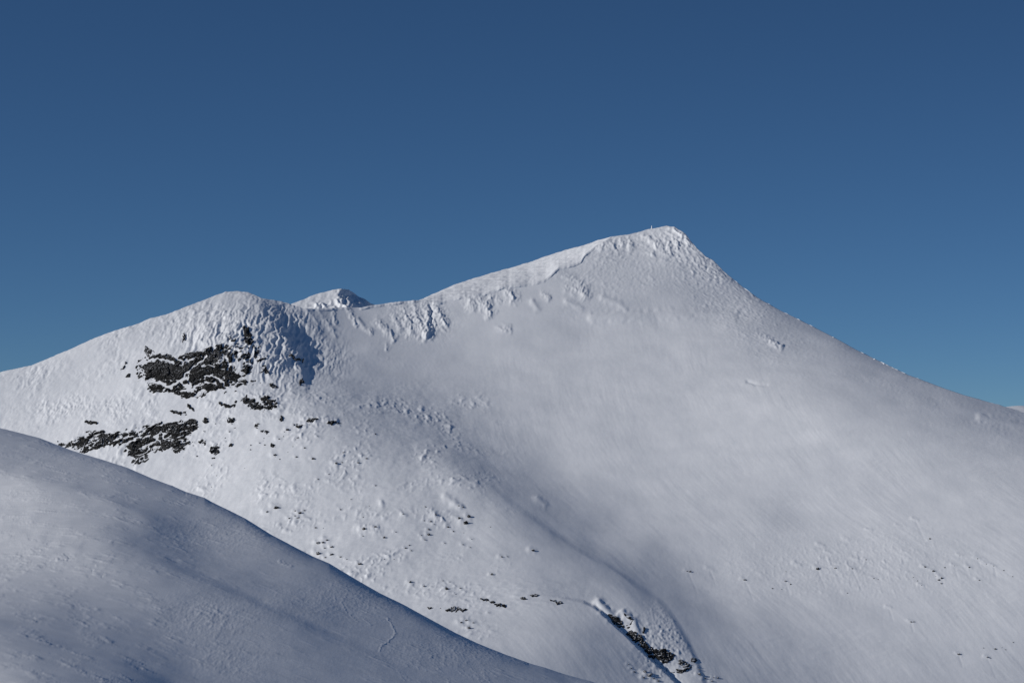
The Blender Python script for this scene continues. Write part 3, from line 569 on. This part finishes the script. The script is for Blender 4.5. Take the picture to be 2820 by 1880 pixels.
for d in np.linspace(0, 1, 40)[1:]:
    r = 300 * d ** 1.6; Yd = GF[0, :, 1] + r
    bk.append(np.stack([(fx - CX) / F * Yd, Yd, GF[0, :, 2] - r * r / (120 + .9 * r)], -1))
fore = grid_mesh("snow_slope", np.concatenate([np.array(bk)[::-1], GF], 0), M_FORE, "structure", flip=True)

# ------------------------------------------------------------------ distant peak beyond the saddle
DTOP = pts_of("700,905 780,850 803,836 831,826 853,816 872,809.5 901,802 920,798 944,795 952,795.5 964,797.5 978,807 997,821 1012,831 1018,832 1025,835 1035,840 1080,856 1200,905")
dtx, dty = np.array(DTOP).T
qx = np.arange(700, 1200, 1.6); qt = np.interp(qx, dtx, dty)
QX = np.broadcast_to(qx, (110, len(qx))).copy(); QY = qt[None] + np.linspace(0, 1, 110)[:, None] ** 1.2 * (925 - qt[None])
rid, _ = line_sd(QX, QY, [(948, 780), (938, 802), (930, 812), (940, 830), (962, 850), (980, 900), (1000, 960)])
LQ = math.log(6200) + (HY - QY - 330) / F * 2.6 - .1 * np.clip(QX - 950, -300, 0) / F
LQ = LQ + np.where(rid > 0, 1, 0) * 2.4 * rid / F
Q0 = pt(QX, QY, np.exp(LQ)); QN = normals(Q0); X, Y, Z = Q0[..., 0], Q0[..., 1], Q0[..., 2]
crag = np.clip(gs(QX, QY, 945, 838, 28, 16) + gs(QX, QY, 880, 842, 22, 10) + .7 * gs(QX, QY, 948, 806, 18, 14), 0, 1)
D = 1.2 * fbm2(X / 26, Y / 60, 3, 121) + crag * (16 * (.3 - np.abs(n3(X / 16, Y / 60, Z / 60, 122))) + 6 * n3(X / 8, Y / 20, Z / 16, 123)) + sstep(0, 20, rid) * 4 * n2(X / 14 + Z / 20, Y / 90, 124)
QF = Q0 + QN * D[..., None]
bk = []
for d in np.linspace(0, 1, 20)[1:]:
    Yd = QF[0, :, 1] + 900 * d; bk.append(np.stack([(qx - CX) / F * Yd, Yd, QF[0, :, 2] - 420 * d ** 1.4], -1))
grid_mesh("distant_peak", np.concatenate([np.array(bk)[::-1], QF], 0), M_SNOW, "structure", flip=True)

# ------------------------------------------------------------------ far hills and the ground below
hx = np.linspace(-9000, 16000, 700); hy = np.linspace(16000, 26000, 90)
HX, HYY = np.meshgrid(hx, hy)
HZ = -720 + 845 * np.exp(-((HYY - 21000) / 3000) ** 2) * (.93 + .12 * n2(HX / 1500, HYY / 2500, 131) + .05 * n2(HX / 420, HYY / 800, 132)) + 16 * fbm2(HX / 260, HYY / 420, 3, 133)
grid_mesh("distant_hills", np.stack([HX, HYY, HZ], -1), M_SNOW, "structure")
gx = np.concatenate([-np.geomspace(90000, 500, 30), np.linspace(-400, 400, 9), np.geomspace(500, 90000, 30)])
gy = np.concatenate([-np.geomspace(90000, 500, 20), np.linspace(-400, 400, 5), np.geomspace(500, 120000, 40)])
GX, GY = np.meshgrid(gx, gy)
grid_mesh("ground", np.stack([GX, GY, -620 + 6 * n2(GX / 900, GY / 900, 141)], -1), M_SNOW, "structure")

# ------------------------------------------------------------------ things
def tag(o, label, cat, group=None):
    o["label"] = label; o["category"] = cat
    if group: o["group"] = group
    return o
SEAMS = [([(394,996),(430,990),(452,991),(478,1001)], 4.5), ([(498,1046),(512,1030),(530,1012),(562,988)], 2.6), ([(470,1064),(490,1052),(518,1044)], 3.5), ([(505,1040),(518,1050),(526,1062)], 2.4),
 ([(412,1048),(440,1054),(470,1070)], 6), ([(500,1056),(520,1066),(528,1074)], 3.5), ([(556,1010),(575,1006),(590,1012)], 3), ([(560,1036),(580,1034),(600,1040)], 2.5), ([(566,1052),(590,1054),(600,1062)], 2.2),
 ([(485,985),(500,996),(530,988)], 4), ([(600,1040),(620,1062),(640,1078)], 3), ([(640,985),(650,1005),(665,1030)], 3.5), ([(690,965),(700,990),(705,1015)], 4), ([(620,985),(632,1000),(628,1018)], 3), ([(640,960),(660,968),(690,962)], 3)]
def rock_patch(name, label, cat, polys, n):
    al = np.array([p for q, b in polys for p in q]); x0, y0 = al.min(0) - 12; x1, y1 = al.max(0) + 12
    st = 1.0; px, py = np.meshgrid(np.arange(x0, x1, st), np.arange(y0, y1, st))
    P = mountain_surface(px, py); Nn = normals(P); D = mountain_disp(px, py, P)
    P = P + Nn * D[..., None]; X, Y, Z = P[..., 0], P[..., 1], P[..., 2]
    if name == 'gully_rock': X, Y, Z = X * .62, Y * .62, Z * .62
    wx, wz = X + .9 * n3(X / 3, Y / 3, Z / 3, 7 + n), Z + .9 * n3(X / 3, Y / 3, Z / 3, 8 + n)
    sl = wz - .45 * wx      # beds dip to the left
    nz = .75 * fbm3(wx / 19, Y / 40, sl / 9, 3, 200 + n, .6) + .75 * fbm3(wx / 7, Y / 16, sl / 3.6, 3, 220 + n, .6) + .3 * cells(wx / 4.5, Y / 9, sl / 3.2, 300 + n)
    bias = np.full(px.shape, -9.0)
    if name == "craggy_rock": nz = nz + .5 * n3(X / 2.2, Y / 5, Z / 2.2, 560 + n)
    for q, b in polys:
        sd = poly_sd(px + 3.5 * n2(px / 9, py / 9, 5), py + 3.5 * n2(px / 9, py / 9, 6), q)
        big = (np.ptp(np.array(q)[:, 0]) > 60) and name != 'gully_rock'
        w = 9. if big else 4.
        bb = np.where(sd > 0, -.2 + (b + .2) * np.clip(sd / w, 0, 1) + (.5 if not big else .0), -.2 + sd / (11. if big else 2.5))
        bias = np.maximum(bias, bb)
    lift = (bias * 1.25 + nz * .95) * 1.1
    seam = np.exp(-(n3(wx / 13 + 9, Y / 24, sl / 5.5, 500 + n) / .045) ** 2) + .8 * np.exp(-(n3((X + .3 * Z) / 9, Y / 20, Z / 15, 520 + n) / .035) ** 2)
    lift = lift - 1.7 * seam
    if name == "rock_cliff":
        qx, qy = px + 4 * n2(px / 11, py / 11, 61), py + 4 * n2(px / 10, py / 12, 62)
        for ln, lw in SEAMS: lift = lift - 2.6 * np.exp(-(line_sd(qx, qy, ln)[0] / lw) ** 2)
        lift = lift - 1.0 * sstep(560, 640, px) * np.clip(.2 + 1.6 * n3(X / 6, Y / 14, sl / 5, 570), 0, 1.3) - .8 * np.clip(2 * n3(X / 15, Y / 34, sl / 8, 571) - .35, 0, 1)
    face = 1.5 * cells(wx / 13, Y / 25, sl / 11, 330 + n) + .3 * cells(wx / 5, Y / 10, sl / 4, 300 + n) + .12 * fbm3(wx / 3, Y / 6, sl / 2, 2, 540 + n)
    lift = np.where(lift > 0, .9 * (1 - np.exp(-lift / .4)) + face * np.clip(lift, 0, 1), lift)
    V = P + Nn * lift[..., None]
    l4 = np.maximum(np.maximum(lift[:-1, :-1], lift[1:, 1:]), np.maximum(lift[1:, :-1], lift[:-1, 1:]))
    o = grid_mesh(name, V, M_ROCK, keep=(l4 > -.5))
    return tag(o, label, cat)
for n, (nm, lb, ct, pl) in enumerate(ROCKS):
    o = rock_patch(nm, lb, ct, pl, n)
    if nm == "rock_outcrop": o["group"] = "outcrops around the left cliffs"
    if nm == "craggy_rock": o["group"] = "craggy rocks strewn on the slope below the cliffs"
    if nm == "rock_ledge": o["group"] = "ledges on the snow bench"
    if nm == "gully_rock": o["group"] = "rocks along the lower gully"

def surf_at(px, py):
    px = np.asarray(px, float); py = np.asarray(py, float); e = .5
    P = mountain_surface(px, py); n = np.cross(mountain_surface(px + e, py) - P, mountain_surface(px, py + e) - P)
    n /= np.linalg.norm(n, axis=-1, keepdims=True); n *= np.where((n * -P).sum(-1, keepdims=True) < 0, -1, 1)
    return P + n * mountain_disp(px, py, P)[..., None], n
def boulder_mesh(k, material, name="boulder"):
    import bmesh
    bm = bmesh.new(); bmesh.ops.create_icosphere(bm, subdivisions=3, radius=1.0)
    v = np.array([q.co[:] for q in bm.verts]); f = 1 + .42 * cells(v[:, 0] * 1.3 + 5 * k, v[:, 1] * 1.3, v[:, 2] * 1.3, 400 + k) + .2 * n3(v[:, 0] * 2 + k, v[:, 1] * 2, v[:, 2] * 2, 410 + k)
    for q, c in zip(bm.verts, v * f[:, None]): q.co = c
    me = bpy.data.meshes.new(name); bm.to_mesh(me); bm.free(); me.materials.append(material); return me
BM = [boulder_mesh(k, M_BOULDER) for k in range(6)]
BIG = {(762,1400): "dark wedge shaped boulder, upper right of a pair on the shoulder beside the foreground slope", (736,1411): "low dark boulder, lower left of a pair on the shoulder beside the foreground slope",
 (1003,1459): "dark boulder at the left end of a long white drift mid shoulder", (1034,1454): "dark boulder at the right end of a long white drift mid shoulder",
 (1263,1395): "dark boulder under the snow hump near the top of the shoulder's right edge", (1282,1441): "flat dark boulder lowest of the group near the shoulder's right edge", (1291,1423): "snow crusted boulder right of the group near the shoulder's right edge",
 (877,1526): "large dark boulder right at the edge of the foreground slope", (991,1555): "lone squarish boulder above the foreground slope with snow on its left", (900,1488): "snow capped boulder topmost of the cluster near the foreground slope",
 (876,1495): "low dark boulder left in the cluster near the foreground slope", (1468,1516): "lone dark boulder with white cap at the spur crest", (1230,1624): "low flat boulder just above the bright snow bench", (1130,1605): "pale snow crusted boulder left above the bright snow bench",
 (1382,1535): "dark boulder at the left end of a white drift below the spur crest", (1354,1583): "single small boulder with a thin drift above the snow bench",
 (2640,1800): "darkest lone boulder low on the right side of the big face", (2051,1595.5): "flat dark stone with a long scour track below, leftmost on the lower face", (2509,1712): "left one of twin stones poking from a white mound on the lower face", (2516,1712): "right one of twin stones poking from a white mound on the lower face",
 (1892,1572): "left half of a split stone alone in the smooth bowl floor", (1899,1574): "right half of a split stone alone in the smooth bowl floor", (2593,1593): "largest stone of the cluster on the right of the lower face", (2251,1566): "dark stone at the head of a snow drift on the lower face", (1786,1862): "largest stone in the cluster at the bottom edge left of the gully"}
LAB = {"boulders dotting the snowy shoulder": "small dark boulder poking through the snow of the shoulder", "dark stones strewn below the cliffs": "tiny dark stone in the snow under the left cliffs",
       "stones half buried on the lower face": "tiny stone half buried in the lower right snow face", "stones beside the lower gully": "small dark stone in the snow beside the lower gully"}
BOULDERS = [b for b in BOULDERS if not ('lower face' in b[3] and b[2] <= 4)]
barr = np.array([b[:3] for b in BOULDERS]); BP, BN = surf_at(barr[:, 0], barr[:, 1])
for i, (bx, by, bw, g) in enumerate(BOULDERS):
    o = bpy.data.objects.new("boulder", BM[i % 6]); SC.collection.objects.link(o)
    r = bw / F * BP[i, 1] * .5 * (.62 + .3 * rng.random() if 'lower face' in g and bw < 6.5 else .8 + .4 * rng.random() if bw < 7 else 1)
    o.location = BP[i] + BN[i] * r * .05
    f = min(1.15, .85 * math.exp(.25 * rng.normal())); o.scale = (f * r * (.7 + .6 * rng.random()), f * r * (.7 + .6 * rng.random()), f * r * (.6 + .5 * rng.random()))
    o.rotation_euler = (rng.normal() * .15, rng.normal() * .15 + .12, rng.random() * .8 - .4 + math.pi * (i % 2))
    tag(o, BIG.get((bx, by), LAB[g]), "boulder", g)

# rime crusted boulders on the right skyline
CM = [boulder_mesh(20 + k, M_RIME, "crusted_boulder") for k in range(3)]
for k, (bx, by, bw, lb) in enumerate([(2294, 931, 6, "white rime crusted boulder highest on the right skyline"), (2409, 990, 8, "larger white rime crusted boulder midway down the right skyline"), (2434, 1002, 7, "white rime crusted boulder just below the larger one on the right skyline")]):
    P, n = surf_at([bx], [np.interp(bx, rimx, rimy) + 1.5]); r = bw / F * P[0, 1] * .5
    o = bpy.data.objects.new("crusted_boulder", CM[k]); SC.collection.objects.link(o); o.location = P[0]; o.scale = (r * .75, r * .75, r * .65)
    tag(o, lb, "boulder", "rime crusted boulders on the right skyline")

# summit marker: a cairn and its post, both thick with rime
import bmesh
P, n = surf_at([1795.], [np.interp(1795, rimx, rimy) + .5]); Yp = P[0, 1] + 2.0
base = Vector((P[0, 0], Yp, P[0, 2] - .25)); u1 = Yp / F
root = bpy.data.objects.new("summit_cairn", None); SC.collection.objects.link(root); root.location = base
tag(root, "white rime covered cairn with a thick post on the summit ridge", "cairn")
def lathe(name, prof, seed, squash=1.0, lean=0.0):
    bm = bmesh.new(); rings = []
    for z, r in prof:
        rg = []
        for k in range(14):
            a = k / 14 * 2 * math.pi; q = r * (1 + .22 * float(n3(np.array([math.cos(a) * 1.4 + seed]), np.array([math.sin(a) * 1.4]), np.array([z * 1.3]), seed)[0]))
            rg.append(bm.verts.new((math.cos(a) * q + lean * z, math.sin(a) * q * squash, z)))
        rings.append(rg)
    for A, B in zip(rings[:-1], rings[1:]):
        for k in range(14): bm.faces.new((A[k], A[(k + 1) % 14], B[(k + 1) % 14], B[k]))
    bm.faces.new(rings[-1]); bm.faces.new(rings[0][::-1])
    me = bpy.data.meshes.new(name); bm.to_mesh(me); bm.free(); me.materials.append(M_RIME)
    for p in me.polygons: p.use_smooth = True
    o = bpy.data.objects.new(name, me); SC.collection.objects.link(o); o.parent = root; return o
lathe("stone_pile", [(-.6, 2.4 * u1), (0, 2.3 * u1), (1.5 * u1, 2.2 * u1), (3 * u1, 1.9 * u1), (4.2 * u1, 1.5 * u1), (4.8 * u1, .9 * u1)], 3)
lathe("post", [(4.2 * u1, 1.3 * u1), (6 * u1, 1.25 * u1), (8 * u1, 1.2 * u1), (9.6 * u1, 1.0 * u1), (10.2 * u1, .5 * u1)], 5)
